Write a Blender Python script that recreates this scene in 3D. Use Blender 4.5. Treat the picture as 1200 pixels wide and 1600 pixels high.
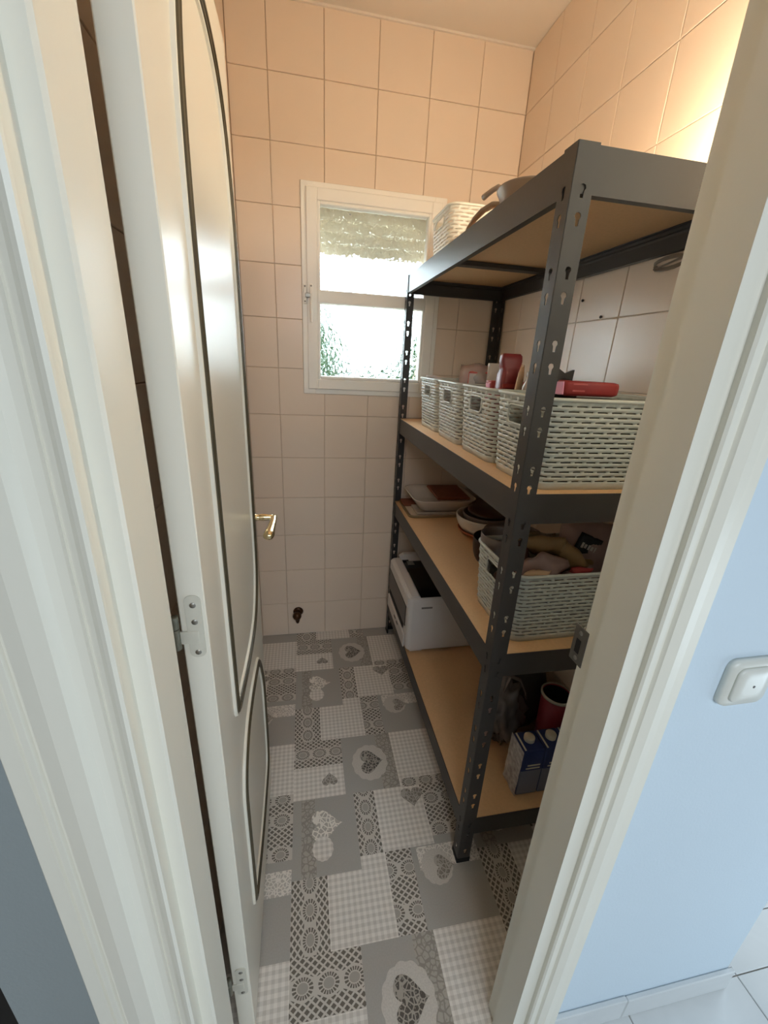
import bpy, bmesh, math, random
from mathutils import Vector, Matrix
random.seed(7)
sc = bpy.context.scene
for o in list(bpy.data.objects): bpy.data.objects.remove(o)
COL = sc.collection
PI = math.pi

# ------------------------------------------------------------------ camera
# world: right wall X=0, back wall Y=0, floor Z=0
F_PX = 640.87
cam_d = bpy.data.cameras.new('camera'); cam = bpy.data.objects.new('camera', cam_d); COL.objects.link(cam)
cam_d.sensor_fit = 'VERTICAL'; cam_d.sensor_height = 36.0; cam_d.lens = F_PX / 1600 * 36.0
cam_d.clip_start = 0.02; cam_d.clip_end = 200
def cam_basis(rx, ry, rz):
    return Matrix.Rotation(rz, 3, 'Z') @ Matrix.Rotation(rx, 3, 'X') @ Matrix.Rotation(ry, 3, 'Y')
_R = cam_basis(-0.3514, -0.0513, -0.2002)
_m = Matrix((( _R[0][0], _R[0][2], -_R[0][1]), (_R[1][0], _R[1][2], -_R[1][1]), (_R[2][0], _R[2][2], -_R[2][1])))
cam.matrix_world = Matrix.Translation((-0.8927, -1.9587, 1.449)) @ _m.to_4x4()
sc.camera = cam

# ------------------------------------------------------------------ view, world, daylight
sc.view_settings.view_transform = 'Standard'; sc.view_settings.look = 'None'
sc.view_settings.exposure = 0.35; sc.view_settings.gamma = 1.0; sc.view_settings.use_curve_mapping = False
sc.cycles.use_denoising = True
sc.cycles.max_bounces = 10; sc.cycles.diffuse_bounces = 6; sc.cycles.sample_clamp_indirect = 12.0
W = bpy.data.worlds.new('overcast_sky'); sc.world = W; W.use_nodes = True
bg = W.node_tree.nodes['Background']; bg.inputs[0].default_value = (0.80, 0.91, 1.0, 1); bg.inputs[1].default_value = 10.0

def area(name, loc, target, sx, sy, power, color):
    l = bpy.data.lights.new(name, 'AREA'); l.shape = 'RECTANGLE'; l.size = sx; l.size_y = sy; l.energy = power; l.color = color
    o = bpy.data.objects.new(name, l); COL.objects.link(o); o.location = loc
    o.rotation_euler = (Vector(target) - Vector(loc)).to_track_quat('-Z', 'Y').to_euler()
    o['kind'] = 'helper'
    return o
# daylight from the balcony door of the hall, behind and to the right of the photographer
area('hall_daylight', (1.25, -2.35, 0.42), (-0.6, -1.6, 0.35), 0.9, 0.75, 7.5, (0.70, 0.87, 1.0))
# added fill light behind the photographer, lifts the pantry and the casings
area('hall_fill_back', (-0.45, -3.75, 1.9), (-0.5, -2.6, 0.0), 1.5, 1.3, 48.0, (0.80, 0.91, 1.0))
# balcony door of the room round the corner
area('side_room_daylight', (2.1, -0.75, 1.1), (0.0, -1.2, 0.2), 1.1, 1.8, 26.0, (0.72, 0.88, 1.0))

# ------------------------------------------------------------------ material helpers
def s2l(c):
    return tuple(((v / 255) / 12.92 if v / 255 <= 0.04045 else ((v / 255 + 0.055) / 1.055) ** 2.4) for v in c)
class NT:
    def __init__(s, nt): s.nt = nt; s.n = nt.nodes; s.l = nt.links
    def add(s, t, **kw):
        n = s.n.new(t)
        for k, v in kw.items(): setattr(n, k, v)
        return n
    def link(s, a, b): s.l.new(a, b)
    def m(s, op, a, b=None, c=None, clamp=False):
        n = s.n.new('ShaderNodeMath'); n.operation = op; n.use_clamp = clamp
        for i, v in enumerate((a, b, c)):
            if v is None: continue
            if isinstance(v, (int, float)): n.inputs[i].default_value = v
            else: s.l.new(v, n.inputs[i])
        return n.outputs[0]
    def mix(s, f, a, b):
        n = s.n.new('ShaderNodeMix'); n.data_type = 'RGBA'
        if isinstance(f, (int, float)): n.inputs[0].default_value = f
        else: s.l.new(f, n.inputs[0])
        for i, v in ((6, a), (7, b)):
            if isinstance(v, tuple): n.inputs[i].default_value = (*v[:3], 1)
            else: s.l.new(v, n.inputs[i])
        return n.outputs[2]
MATS = {}
def mat(name, rgb, rough=0.5, metal=0.0, var=0.06, scale=8.0, bump=0.0, bscale=60.0, spec=0.5, stretch=None, trans=0.0, ior=1.45, emit=None, estr=0.0, coat=0.0):
    """plain procedural material: base colour with soft noise variation and fine noise bump (object coordinates)"""
    if name in MATS: return MATS[name]
    M = bpy.data.materials.new(name); M.use_nodes = True; t = NT(M.node_tree); p = t.n['Principled BSDF']
    tc = t.add('ShaderNodeTexCoord'); mp = t.add('ShaderNodeMapping'); t.link(tc.outputs['Object'], mp.inputs[0])
    if stretch: mp.inputs['Scale'].default_value = stretch
    nz = t.add('ShaderNodeTexNoise'); nz.inputs['Scale'].default_value = scale; nz.inputs['Detail'].default_value = 4
    t.link(mp.outputs[0], nz.inputs[0])
    c = s2l(rgb); lo = tuple(v * (1 - var) for v in c); hi = tuple(min(1, v * (1 + var)) for v in c)
    t.link(t.mix(nz.outputs[0], lo, hi), p.inputs['Base Color'])
    p.inputs['Roughness'].default_value = rough; p.inputs['Metallic'].default_value = metal
    p.inputs['Specular IOR Level'].default_value = spec; p.inputs['IOR'].default_value = ior
    p.inputs['Transmission Weight'].default_value = trans; p.inputs['Coat Weight'].default_value = coat
    if emit: p.inputs['Emission Color'].default_value = (*s2l(emit), 1); p.inputs['Emission Strength'].default_value = estr
    if bump:
        n2 = t.add('ShaderNodeTexNoise'); n2.inputs['Scale'].default_value = bscale; n2.inputs['Detail'].default_value = 3
        t.link(mp.outputs[0], n2.inputs[0])
        b = t.add('ShaderNodeBump'); b.inputs['Strength'].default_value = bump; b.inputs['Distance'].default_value = 0.004
        t.link(n2.outputs[0], b.inputs['Height']); t.link(b.outputs[0], p.inputs['Normal'])
    MATS[name] = M; return M

TILE = mat('cream_glazed_tile', (230, 211, 192), 0.30, var=0.03, scale=5, bump=0.05, bscale=14)
GROUT = mat('grout', (200, 177, 154), 0.9, var=0.05, scale=20)
GROUT_L = mat('pale_grout', (214, 200, 184), 0.9, var=0.05, scale=20)
PAINT = mat('white_door_paint', (228, 222, 208), 0.32, var=0.02, scale=3, bump=0.04, bscale=40, spec=0.32)
TRIMP = mat('white_trim_paint', (232, 228, 215), 0.38, var=0.025, scale=4, bump=0.06, bscale=50)
WALLD = mat('dim_hall_paint', (128, 122, 114), 0.85, var=0.03, scale=2)
WALLG = mat('shade_toned_wall_paint', (150, 158, 160), 0.85, var=0.015, scale=4, bump=0.08, bscale=180)  # darker copy of the hall paint, shade left of the doorway put into the colour
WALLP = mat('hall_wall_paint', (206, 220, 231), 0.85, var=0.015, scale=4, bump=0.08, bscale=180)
CEILP = mat('ceiling_paint', (228, 218, 206), 0.9, var=0.02, scale=3)
STEEL = mat('dark_grey_steel', (68, 64, 61), 0.42, 0.15, var=0.08, scale=6, bump=0.03, bscale=120)
BOARD = mat('particle_board', (212, 172, 128), 0.7, var=0.10, scale=120, bump=0.05, bscale=200)
BRONZE = mat('dark_bronze_moulding', (84, 74, 54), 0.42, 0.2, var=0.25, scale=40)
BRASS = mat('polished_brass', (222, 202, 160), 0.24, 1.0, var=0.04)
ZINC = mat('dull_metal', (150, 146, 138), 0.4, 0.8, var=0.1, scale=40)
PAINTED_METAL = mat('painted_hinge', (205, 200, 186), 0.35, 0.0, var=0.08, scale=60)
PVC = mat('window_white', (244, 240, 232), 0.4, var=0.02)
BASKET = mat('grey_white_basket_plastic', (198, 200, 192), 0.45, var=0.03, scale=10)
BASKET_W = mat('white_basket_plastic', (226, 222, 208), 0.45, var=0.03, scale=10)
PLASTIC_W = mat('printer_white', (214, 210, 208), 0.45, var=0.02)
BLACK_GL = mat('gloss_black', (22, 19, 18), 0.12, var=0.1)
DARK = mat('dark_slot', (20, 18, 17), 0.7)

# ------------------------------------------------------------------ mesh helpers
def tag(o, label=None, cat=None, group=None, kind=None):
    if label: o['label'] = label
    if cat: o['category'] = cat
    if group: o['group'] = group
    if kind: o['kind'] = kind
    return o
def link(name, me, m, parent=None, smooth=False):
    if m is not None and len(me.materials) == 0: me.materials.append(m)
    o = bpy.data.objects.new(name, me); COL.objects.link(o)
    if parent is not None: o.parent = parent
    if smooth:
        for p in me.polygons: p.use_smooth = True
    return o
def bobj(name, bm, m, parent=None, smooth=False, recalc=True):
    me = bpy.data.meshes.new(name)
    if recalc: bmesh.ops.recalc_face_normals(bm, faces=bm.faces)
    bm.to_mesh(me); bm.free()
    return link(name, me, m, parent, smooth)
def empty(name, loc=(0, 0, 0), rz=0.0):
    o = bpy.data.objects.new(name, None); COL.objects.link(o); o.location = loc; o.rotation_euler = (0, 0, rz); o.empty_display_size = 0.05
    return o
def bm_box(bm, x0, x1, y0, y1, z0, z1, bev=0.0, seg=1):
    r = bmesh.ops.create_cube(bm, size=1.0); vs = r['verts']
    for v in vs: v.co = Vector(((x0 + x1) / 2 + v.co.x * (x1 - x0), (y0 + y1) / 2 + v.co.y * (y1 - y0), (z0 + z1) / 2 + v.co.z * (z1 - z0)))
    if bev > 0:
        es = list({e for v in vs for e in v.link_edges})
        bmesh.ops.bevel(bm, geom=es, offset=bev, segments=seg, affect='EDGES', profile=0.5)
    return bm
def box(name, x0, x1, y0, y1, z0, z1, m, parent=None, bev=0.0, seg=1, smooth=False):
    bm = bmesh.new(); bm_box(bm, x0, x1, y0, y1, z0, z1, bev, seg); return bobj(name, bm, m, parent, smooth)
def boxes(name, L, m, parent=None, bev=0.0):
    bm = bmesh.new()
    for b in L: bm_box(bm, *b, bev)
    return bobj(name, bm, m, parent)
def prism(name, pts, z0, z1, m, parent=None, axis='Z'):
    """polygon pts extruded along Z (plan profile) or along Y (pts are x,z)"""
    bm = bmesh.new()
    P = (lambda a, b, h: (a, b, h)) if axis == 'Z' else ((lambda a, b, h: (a, h, b)) if axis == 'Y' else (lambda a, b, h: (h, a, b)))
    lo = [bm.verts.new(P(a, b, z0)) for a, b in pts]; hi = [bm.verts.new(P(a, b, z1)) for a, b in pts]
    n = len(pts); bm.faces.new(lo[::-1]); bm.faces.new(hi)
    for i in range(n): bm.faces.new((lo[i], lo[(i + 1) % n], hi[(i + 1) % n], hi[i]))
    return bobj(name, bm, m, parent)
def lathe_bm(prof, seg=32, bm=None, mtx=None):
    bm = bm or bmesh.new(); rings = []
    for r, z in prof:
        if r < 1e-6: rings.append([bm.verts.new((0, 0, z))])
        else: rings.append([bm.verts.new((r * math.cos(2 * PI * i / seg), r * math.sin(2 * PI * i / seg), z)) for i in range(seg)])
    new = [v for r in rings for v in r]
    for a, b in zip(rings, rings[1:]):
        for i in range(seg):
            j = (i + 1) % seg
            if len(a) == 1 and len(b) == 1: continue
            if len(a) == 1: bm.faces.new((a[0], b[j], b[i]))
            elif len(b) == 1: bm.faces.new((a[i], a[j], b[0]))
            else: bm.faces.new((a[i], a[j], b[j], b[i]))
    if mtx is not None: bmesh.ops.transform(bm, matrix=mtx, verts=new)
    return bm
def lathe(name, prof, m, parent=None, seg=32, mtx=None): return bobj(name, lathe_bm(prof, seg, None, mtx), m, parent, True)
def tube_bm(path, r, seg=8, closed=False, bm=None, flat=1.0):
    bm = bm or bmesh.new(); pts = [Vector(p) for p in path]; n = len(pts); rings = []; up = Vector((0, 0, 1)); prev = None
    rr = r if hasattr(r, '__len__') else [r] * n
    for i in range(n):
        a = pts[(i - 1) % n] if (closed or i > 0) else pts[i]; b = pts[(i + 1) % n] if (closed or i < n - 1) else pts[i]
        t = (b - a).normalized()
        if prev is None:
            u = t.cross(up)
            if u.length < 1e-3: u = t.cross(Vector((1, 0, 0)))
        else: u = prev - t * prev.dot(t)
        u.normalize(); prev = u; w = t.cross(u)
        rings.append([bm.verts.new(pts[i] + u * (rr[i] * math.cos(2 * PI * k / seg)) + w * (rr[i] * flat * math.sin(2 * PI * k / seg))) for k in range(seg)])
    for i in range(n if closed else n - 1):
        a, b = rings[i], rings[(i + 1) % n]
        for k in range(seg): bm.faces.new((a[k], a[(k + 1) % seg], b[(k + 1) % seg], b[k]))
    if not closed: bm.faces.new(rings[0][::-1]); bm.faces.new(rings[-1])
    return bm
def tube(name, path, r, m, parent=None, seg=8, closed=False, flat=1.0): return bobj(name, tube_bm(path, r, seg, closed, None, flat), m, parent, True)
def rrect(w, h, r, n=6, cx=0.0, cy=0.0):
    out = []
    for (sx, sy, a0) in ((1, 1, 0), (-1, 1, 90), (-1, -1, 180), (1, -1, 270)):
        for i in range(n + 1):
            a = math.radians(a0 + 90 * i / n); out.append((cx + sx * (w / 2 - r) + r * math.cos(a), cy + sy * (h / 2 - r) + r * math.sin(a)))
    return out
def loft(name, sections, m, parent=None, cap0=True, cap1=True, smooth=True):
    """sections: list of closed loops (equal length) of 3d points"""
    bm = bmesh.new(); R = [[bm.verts.new(p) for p in s] for s in sections]; n = len(R[0])
    for a, b in zip(R, R[1:]):
        for i in range(n): bm.faces.new((a[i], a[(i + 1) % n], b[(i + 1) % n], b[i]))
    if cap0: bm.faces.new(R[0][::-1])
    if cap1: bm.faces.new(R[-1])
    return bobj(name, bm, m, parent, smooth)
def pouch(name, w, h, t, m, loc, rot, parent=None, nu=12, nv=14, crimp=True, wob=0.08, seed=0):
    """soft sealed packet standing in its local x/z plane"""
    rnd = random.Random(seed); bm = bmesh.new(); ph = [rnd.uniform(0, 6.28) for _ in range(6)]
    G = {}
    for side in (1, -1):
        for i in range(nu + 1):
            for j in range(nv + 1):
                u = i / nu * 2 - 1; v = j / nv * 2 - 1
                if (abs(u) == 1 or abs(v) == 1) and side == -1: G[(side, i, j)] = G[(1, i, j)]; continue
                th = max(0.0, (1 - abs(u) ** 3.2)) ** 0.7 * max(0.0, (1 - abs(v) ** 5)) ** 0.7
                d = t / 2 * th * (1 + wob * math.sin(4.2 * u + ph[0] + side) + wob * 1.6 * math.sin(6 * v + 3 * u + ph[1] + side * 2))
                pinch = 1 - 0.10 * th
                x = u * w / 2 * pinch; z = v * h / 2 + (0.02 * h * math.sin(5 * u + ph[2]) if crimp else 0) * abs(v)
                y = side * d + wob * t * 0.5 * math.sin(3 * v + ph[3])
                G[(side, i, j)] = bm.verts.new((x, y, z))
    for side in (1, -1):
        for i in range(nu):
            for j in range(nv):
                q = [G[(side, i, j)], G[(side, i + 1, j)], G[(side, i + 1, j + 1)], G[(side, i, j + 1)]]
                try: bm.faces.new(q if side == -1 else q[::-1])
                except ValueError: pass
    o = bobj(name, bm, m, parent, True)
    o.location = loc; o.rotation_euler = rot
    return o
def lump(name, sx, sy, sz, m, loc, parent=None, seed=0, amp=0.18, rot=(0, 0, 0), sub=3, flat=True):
    """crumpled bag: an irregular rounded body with a flat bottom"""
    bm = bmesh.new(); bmesh.ops.create_icosphere(bm, subdivisions=sub, radius=1.0); rnd = random.Random(seed)
    K = [(Vector((rnd.uniform(-1, 1), rnd.uniform(-1, 1), rnd.uniform(-1, 1))) * rnd.uniform(2, 6), rnd.uniform(0, 6.28), rnd.uniform(0.4, 1)) for _ in range(9)]
    for v in bm.verts:
        p = v.co.copy(); d = sum(a * (1 - abs(math.sin(k.dot(p) + f))) for k, f, a in K) / len(K)
        q = p * (1 + amp * (d - 0.3) * 2)
        if flat: q.z = max(q.z, -0.72)
        v.co = Vector((q.x * sx, q.y * sy, (q.z + (0.72 if flat else 0)) * sz))
    o = bobj(name, bm, m, parent, True); o.location = loc; o.rotation_euler = rot
    return o

# ================================================================== THE ROOM
XL = -1.137; H = 2.6; YH = -1.567; YP = -1.503       # left wall, ceiling, hall face and pantry face of the front wall
JOINT = 0.0021
_tiles = {}
def tile_mesh(w, h, th=0.004, ch=0.0014):
    k = (round(w, 4), round(h, 4), th)
    if k in _tiles: return _tiles[k]
    bm = bmesh.new(); rings = []
    for ins, z in ((0, -0.002), (0, th - ch), (ch, th)):
        rings.append([bm.verts.new((x, y, z)) for x, y in ((ins, ins), (w - ins, ins), (w - ins, h - ins), (ins, h - ins))])
    for a, b in zip(rings, rings[1:]):
        for i in range(4): bm.faces.new((a[i], a[(i + 1) % 4], b[(i + 1) % 4], b[i]))
    bm.faces.new(rings[-1]); bm.faces.new(rings[0][::-1])
    me = bpy.data.meshes.new('tile'); bm.to_mesh(me); bm.free(); _tiles[k] = me
    return me
def rect_minus(r, hole):
    """pieces of rectangle r outside hole, as rectangles or one L polygon"""
    x0, x1, y0, y1 = r
    if hole is None: return [('R', r)]
    a0, a1, b0, b1 = hole
    if x1 <= a0 or x0 >= a1 or y1 <= b0 or y0 >= b1: return [('R', r)]
    if x0 >= a0 and x1 <= a1 and y0 >= b0 and y1 <= b1: return []
    ix0, ix1, iy0, iy1 = max(x0, a0), min(x1, a1), max(y0, b0), min(y1, b1)
    fx = (ix0 <= x0 and ix1 >= x1); fy = (iy0 <= y0 and iy1 >= y1)
    if fx: return [('R', (x0, x1, y0, iy0))] * (iy0 > y0 + .004) + [('R', (x0, x1, iy1, y1))] * (iy1 < y1 - .004)
    if fy: return [('R', (x0, ix0, y0, y1))] * (ix0 > x0 + .004) + [('R', (ix1, x1, y0, y1))] * (ix1 < x1 - .004)
    # a corner of the tile is cut away
    if ix1 >= x1 and iy0 <= y0: P = [(x0, y0), (ix0, y0), (ix0, iy1), (x1, iy1), (x1, y1), (x0, y1)]
    elif ix1 >= x1: P = [(x0, y0), (x1, y0), (x1, iy0), (ix0, iy0), (ix0, y1), (x0, y1)]
    elif iy0 <= y0: P = [(ix1, y0), (x1, y0), (x1, y1), (x0, y1), (x0, iy1), (ix1, iy1)]
    else: P = [(x0, y0), (x1, y0), (x1, y1), (ix1, y1), (ix1, iy0), (x0, iy0)]
    return [('L', P)]
def tile_grid(parent, us, vs, M, m, hole=None, th=0.004):
    """tiles between the joint lines us x vs on the plane of matrix M (u, v, normal)"""
    g = JOINT / 2
    for a, b in zip(us, us[1:]):
        for c, d in zip(vs, vs[1:]):
            for kind, q in rect_minus((a, b, c, d), hole):
                if kind == 'R':
                    x0, x1, y0, y1 = q
                    if x1 - x0 < 0.008 or y1 - y0 < 0.008: continue
                    me = tile_mesh(x1 - x0 - 2 * g, y1 - y0 - 2 * g, th); o = link('tile', me, m, parent)
                    o.matrix_world = M @ Matrix.Translation((x0 + g, y0 + g, 0))
                else:
                    cx = sum(p[0] for p in q) / 6; cy = sum(p[1] for p in q) / 6
                    bm = bmesh.new(); rr = []
                    for z in (-0.002, th):
                        rr.append([bm.verts.new((x - (g if x > cx else -g) , y - (g if y > cy else -g), z)) for x, y in q])
                    bm.faces.new(rr[1])
                    for i in range(6): bm.faces.new((rr[0][i], rr[0][(i + 1) % 6], rr[1][(i + 1) % 6], rr[1][i]))
                    o = bobj('tile', bm, m, parent); o.matrix_world = M
def plane_matrix(o, u, v):
    u = Vector(u); v = Vector(v); n = u.cross(v)
    return Matrix(((u.x, v.x, n.x, o[0]), (u.y, v.y, n.y, o[1]), (u.z, v.z, n.z, o[2]), (0, 0, 0, 1)))
TW = 0.2
rows = [TW * i for i in range(14)]
WX0, WX1, WZ0, WZ1 = -0.892, -0.297, 1.297, 2.09        # window frame
# back wall, with the hole of the window
T0 = 0.004
wb = boxes('wall_back', [(XL - .12, WX0 + .03, T0, .16, 0, H), (WX1 - .03, 0.12, T0, .16, 0, H), (WX0 + .03, WX1 - .03, T0, .16, 0, WZ0 + .03), (WX0 + .03, WX1 - .03, T0, .16, WZ1 - .03, H)], GROUT)
tag(wb, 'cream tiled end wall with the small window', 'wall', kind='structure')
tile_grid(wb, [XL, -1.0, -.8, -.6, -.4, -.2, 0.0], rows, plane_matrix((0, T0, 0), (1, 0, 0), (0, 0, 1)), TILE, (WX0, WX1, WZ0, WZ1))
# right wall
wr = box('wall_right', T0, .12, YH + .002, T0, 0, H, GROUT_L); tag(wr, 'cream tiled side wall behind the shelving unit', 'wall', kind='structure')
ys = [0.0, .2, .4, .6, .8, 1.0, 1.2, 1.4, -YP]           # distance from the back wall
tile_grid(wr, ys, rows, plane_matrix((T0, 0, 0), (0, -1, 0), (0, 0, 1)), TILE)
# left wall (seen through the gap of the door hinges)
wl = box('wall_left', XL - .18, XL - T0, YH + .002, T0, 0, H, GROUT); tag(wl, 'cream tiled side wall behind the open door', 'wall', kind='structure')
tile_grid(wl, [-y for y in ys[::-1]], rows, plane_matrix((XL - T0, 0, 0), (0, 1, 0), (0, 0, 1)), TILE)
ce = box('ceiling', XL - .18, .12, YH + .002, .16, H, H + .1, CEILP); tag(ce, 'plain ceiling over the pantry', 'ceiling', kind='structure')
box('cove', XL, 0, -.008, 0.003, H - .007, H, CEILP, ce)
# front wall: left and right of the doorway and above it (hall side painted)
JL, JR = -1.051, -0.486                                   # clear width between the door stops
DH = 2.035
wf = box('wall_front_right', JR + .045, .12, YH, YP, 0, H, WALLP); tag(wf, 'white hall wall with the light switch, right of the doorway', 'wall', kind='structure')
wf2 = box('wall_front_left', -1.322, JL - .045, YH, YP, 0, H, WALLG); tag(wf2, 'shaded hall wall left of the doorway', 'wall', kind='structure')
wf3 = box('wall_front_top', JL - .045, JR + .045, YH, YP, DH + .03, H, WALLP); tag(wf3, 'hall wall above the doorway', 'wall', kind='structure')

# ------------------------------------------------------------------ vinyl floor: patchwork print, one face per printed patch
def vinyl(name, kind):
    M = bpy.data.materials.new(name); M.use_nodes = True; t = NT(M.node_tree); p = t.n['Principled BSDF']
    p.inputs['Roughness'].default_value = 0.42
    uv = t.add('ShaderNodeUVMap'); uv.uv_map = 'print'
    sp = t.add('ShaderNodeSeparateXYZ'); t.link(uv.outputs[0], sp.inputs[0]); U, V = sp.outputs[0], sp.outputs[1]
    nz = t.add('ShaderNodeTexNoise'); nz.inputs['Scale'].default_value = 260; nz.inputs['Detail'].default_value = 3; t.link(uv.outputs[0], nz.inputs[0])
    g = s2l((168, 163, 156)); L = s2l((222, 216, 208)); D = s2l((106, 98, 90)); MID = s2l((198, 191, 181))
    lin = t.mix(nz.outputs[0], tuple(v * .90 for v in g), tuple(v * 1.08 for v in g))
    if kind == 'grey': c = lin
    elif kind == 'check':
        f = 2 * PI / 0.0165
        a = t.m('GREATER_THAN', t.m('SINE', t.m('MULTIPLY', U, f)), 0.0); b = t.m('GREATER_THAN', t.m('SINE', t.m('MULTIPLY', V, f)), 0.0)
        k = t.m('MULTIPLY', t.m('ADD', a, b), 0.5)
        c = t.mix(k, s2l((198, 191, 182)), s2l((234, 228, 220)))
        c = t.mix(t.m('MULTIPLY', nz.outputs[0], .35), c, s2l((208, 201, 192)))
    elif kind == 'lace':
        # across: bands of diamonds and a chain of medallions, period 0.1
        v = t.m('SUBTRACT', t.m('MULTIPLY', t.m('FRACT', t.m('ADD', t.m('DIVIDE', V, .104), .5)), .104), .052)
        def tri(x): return t.m('ABSOLUTE', t.m('SUBTRACT', t.m('FRACT', x), .5))
        p1 = t.m('DIVIDE', U, .021); q1 = t.m('DIVIDE', V, .0165)
        f1 = tri(t.m('ADD', t.m('MULTIPLY', p1, 1.0), q1)); f2 = tri(t.m('SUBTRACT', p1, q1))
        diam = t.m('LESS_THAN', t.m('MAXIMUM', f1, f2), .335)
        u = t.m('SUBTRACT', t.m('MULTIPLY', t.m('FRACT', t.m('DIVIDE', U, .064)), .064), .032)
        e = t.m('SQRT', t.m('ADD', t.m('POWER', t.m('DIVIDE', u, .029), 2.0), t.m('POWER', t.m('DIVIDE', v, .022), 2.0)))
        an = t.m('SINE', t.m('MULTIPLY', t.m('ARCTAN2', v, u), 18.0))
        ring = t.m('MULTIPLY', t.m('MULTIPLY', t.m('GREATER_THAN', e, .56), t.m('LESS_THAN', e, .9)), t.m('GREATER_THAN', an, -.35))
        core = t.m('LESS_THAN', e, .46)
        inband = t.m('LESS_THAN', t.m('ABSOLUTE', v), t.m('ADD', .021, t.m('MULTIPLY', t.m('COSINE', t.m('MULTIPLY', U, 2 * PI / .064)), -.005)))
        dark = t.m('ADD', t.m('MULTIPLY', inband, ring), t.m('MULTIPLY', t.m('SUBTRACT', 1.0, inband), diam), clamp=True)
        c = t.mix(t.m('MULTIPLY', inband, core), MID, s2l((164, 157, 148)))
        c = t.mix(dark, c, D)
    elif kind in ('strip', 'crochet', 'heart', 'heart_mid', 'heart_light'):
        s = {'strip': 70.0, 'crochet': 90.0, 'heart': 85.0, 'heart_mid': 80.0, 'heart_light': 66.0}[kind]
        vo = t.add('ShaderNodeTexVoronoi'); vo.feature = 'DISTANCE_TO_EDGE'; vo.inputs['Scale'].default_value = s; t.link(uv.outputs[0], vo.inputs[0])
        vc = t.add('ShaderNodeTexVoronoi'); vc.inputs['Scale'].default_value = s * 2.0; t.link(uv.outputs[0], vc.inputs[0])
        k = t.m('MAXIMUM', t.m('LESS_THAN', vo.outputs[0], .10), t.m('MULTIPLY', t.m('LESS_THAN', vc.outputs[0], .28), .7))
        A, B = {'strip': ((172, 165, 155), (146, 139, 130)), 'crochet': ((188, 181, 172), (226, 219, 210)), 'heart': ((84, 78, 72), (166, 158, 148)),
                'heart_mid': ((134, 126, 117), (176, 169, 160)), 'heart_light': ((182, 175, 165), (234, 227, 217))}[kind]
        c = t.mix(k, s2l(A), s2l(B))
    elif kind == 'halo':
        c = t.mix(nz.outputs[0], s2l((178, 172, 164)), s2l((216, 209, 200)))
    t.link(c, p.inputs['Base Color'])
    b = t.add('ShaderNodeBump'); b.inputs['Strength'].default_value = .05; b.inputs['Distance'].default_value = .002
    t.link(nz.outputs[0], b.inputs['Height']); t.link(b.outputs[0], p.inputs['Normal'])
    return M
VK = ['grey', 'check', 'lace', 'strip', 'crochet', 'heart', 'heart_mid', 'heart_light', 'halo']
PU, PV = 0.58, 0.64; U0, V0 = -0.954, -0.708
# (kind, u0, u1, v0, v1, rotated print)
PATCH = [('lace', 0, .182, 0, .112, 0), ('check', 0, .182, .112, .233, 0), ('grey', .182, .32, 0, .233, 0), ('strip', .32, .381, 0, .233, 0),
         ('check', .381, .58, 0, .205, 0), ('lace', .388, .58, .205, .237, 0), ('check', .381, .388, .205, .237, 0), ('lace', .449, .58, .237, .411, 0),
         ('check', .281, .449, .237, .434, 0), ('check', .281, .381, .233, .237, 0), ('lace', .208, .281, .233, .434, 1), ('grey', 0, .208, .233, .434, 0), ('grey', 0, .208, .434, .469, 0),
         ('grey', .449, .58, .411, .434, 0), ('grey', .367, .58, .434, .64, 0), ('lace', 0, .104, .469, .64, 1), ('check', .104, .286, .469, .64, 0),
         ('check', .208, .286, .434, .469, 0), ('lace', .286, .367, .434, .64, 0)]
OVER = [('strip', .028, .073, .235, .468, 0), ('crochet', .385, .579, .437, .50, 0)]
def heart_pts(n=36):
    P = []
    for i in range(n):
        a = 2 * PI * i / n; x = 16 * math.sin(a) ** 3; y = 13 * math.cos(a) - 5 * math.cos(2 * a) - 2 * math.cos(3 * a) - math.cos(4 * a)
        P.append((x / 17, (y + 2.5) / 17))
    return P
def scallop(n=72, k=13, amp=.07): return [((1 + amp * abs(math.sin(k * PI * i / n))) * math.cos(2 * PI * i / n), (1 + amp * abs(math.sin(k * PI * i / n))) * math.sin(2 * PI * i / n)) for i in range(n)]
# (kind, shape, u, v, size, angle of the tip measured from +v, stretch)
MOTIF = [('halo', 's', .285, .121, .064, 0, 1.1), ('heart', 'h', .294, .119, .052, 90, 1.0), ('heart_mid', 'h', .129, .166, .030, 180, 1.0),
         ('heart_mid', 'h', .414, .278, .041, 0, 1.0), ('halo', 's', .438, .497, .046, 0, 1.0), ('heart_mid', 'h', .462, .50, .036, 90, 1.0),
         ('heart_light', 'h', .112, .325, .052, 90, 1.15), ('check', 's', .095, .395, .031, 0, 1.1)]
FX0, FX1, FY0, FY1 = XL - .006, 0.006, YP - .06, 0.006
fbm = bmesh.new(); fl_uv = fbm.loops.layers.uv.new('print')
def clip_poly(P):
    def cut(P, ins, inter):
        out = []
        for i in range(len(P)):
            a, b = P[i], P[(i + 1) % len(P)]
            if ins(a): out.append(a)
            if ins(a) != ins(b): out.append(inter(a, b))
        return out
    for ax, lim, sg in ((0, FX0, 1), (0, FX1, -1), (1, FY0, 1), (1, FY1, -1)):
        if len(P) < 3: return []
        def ins(p): return (p[ax] - lim) * sg >= -1e-9
        def inter(a, b):
            k = (lim - a[ax]) / (b[ax] - a[ax]); return (a[0] + k * (b[0] - a[0]), a[1] + k * (b[1] - a[1]))
        P = cut(P, ins, inter)
    return P if len(P) >= 3 else []
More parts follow.
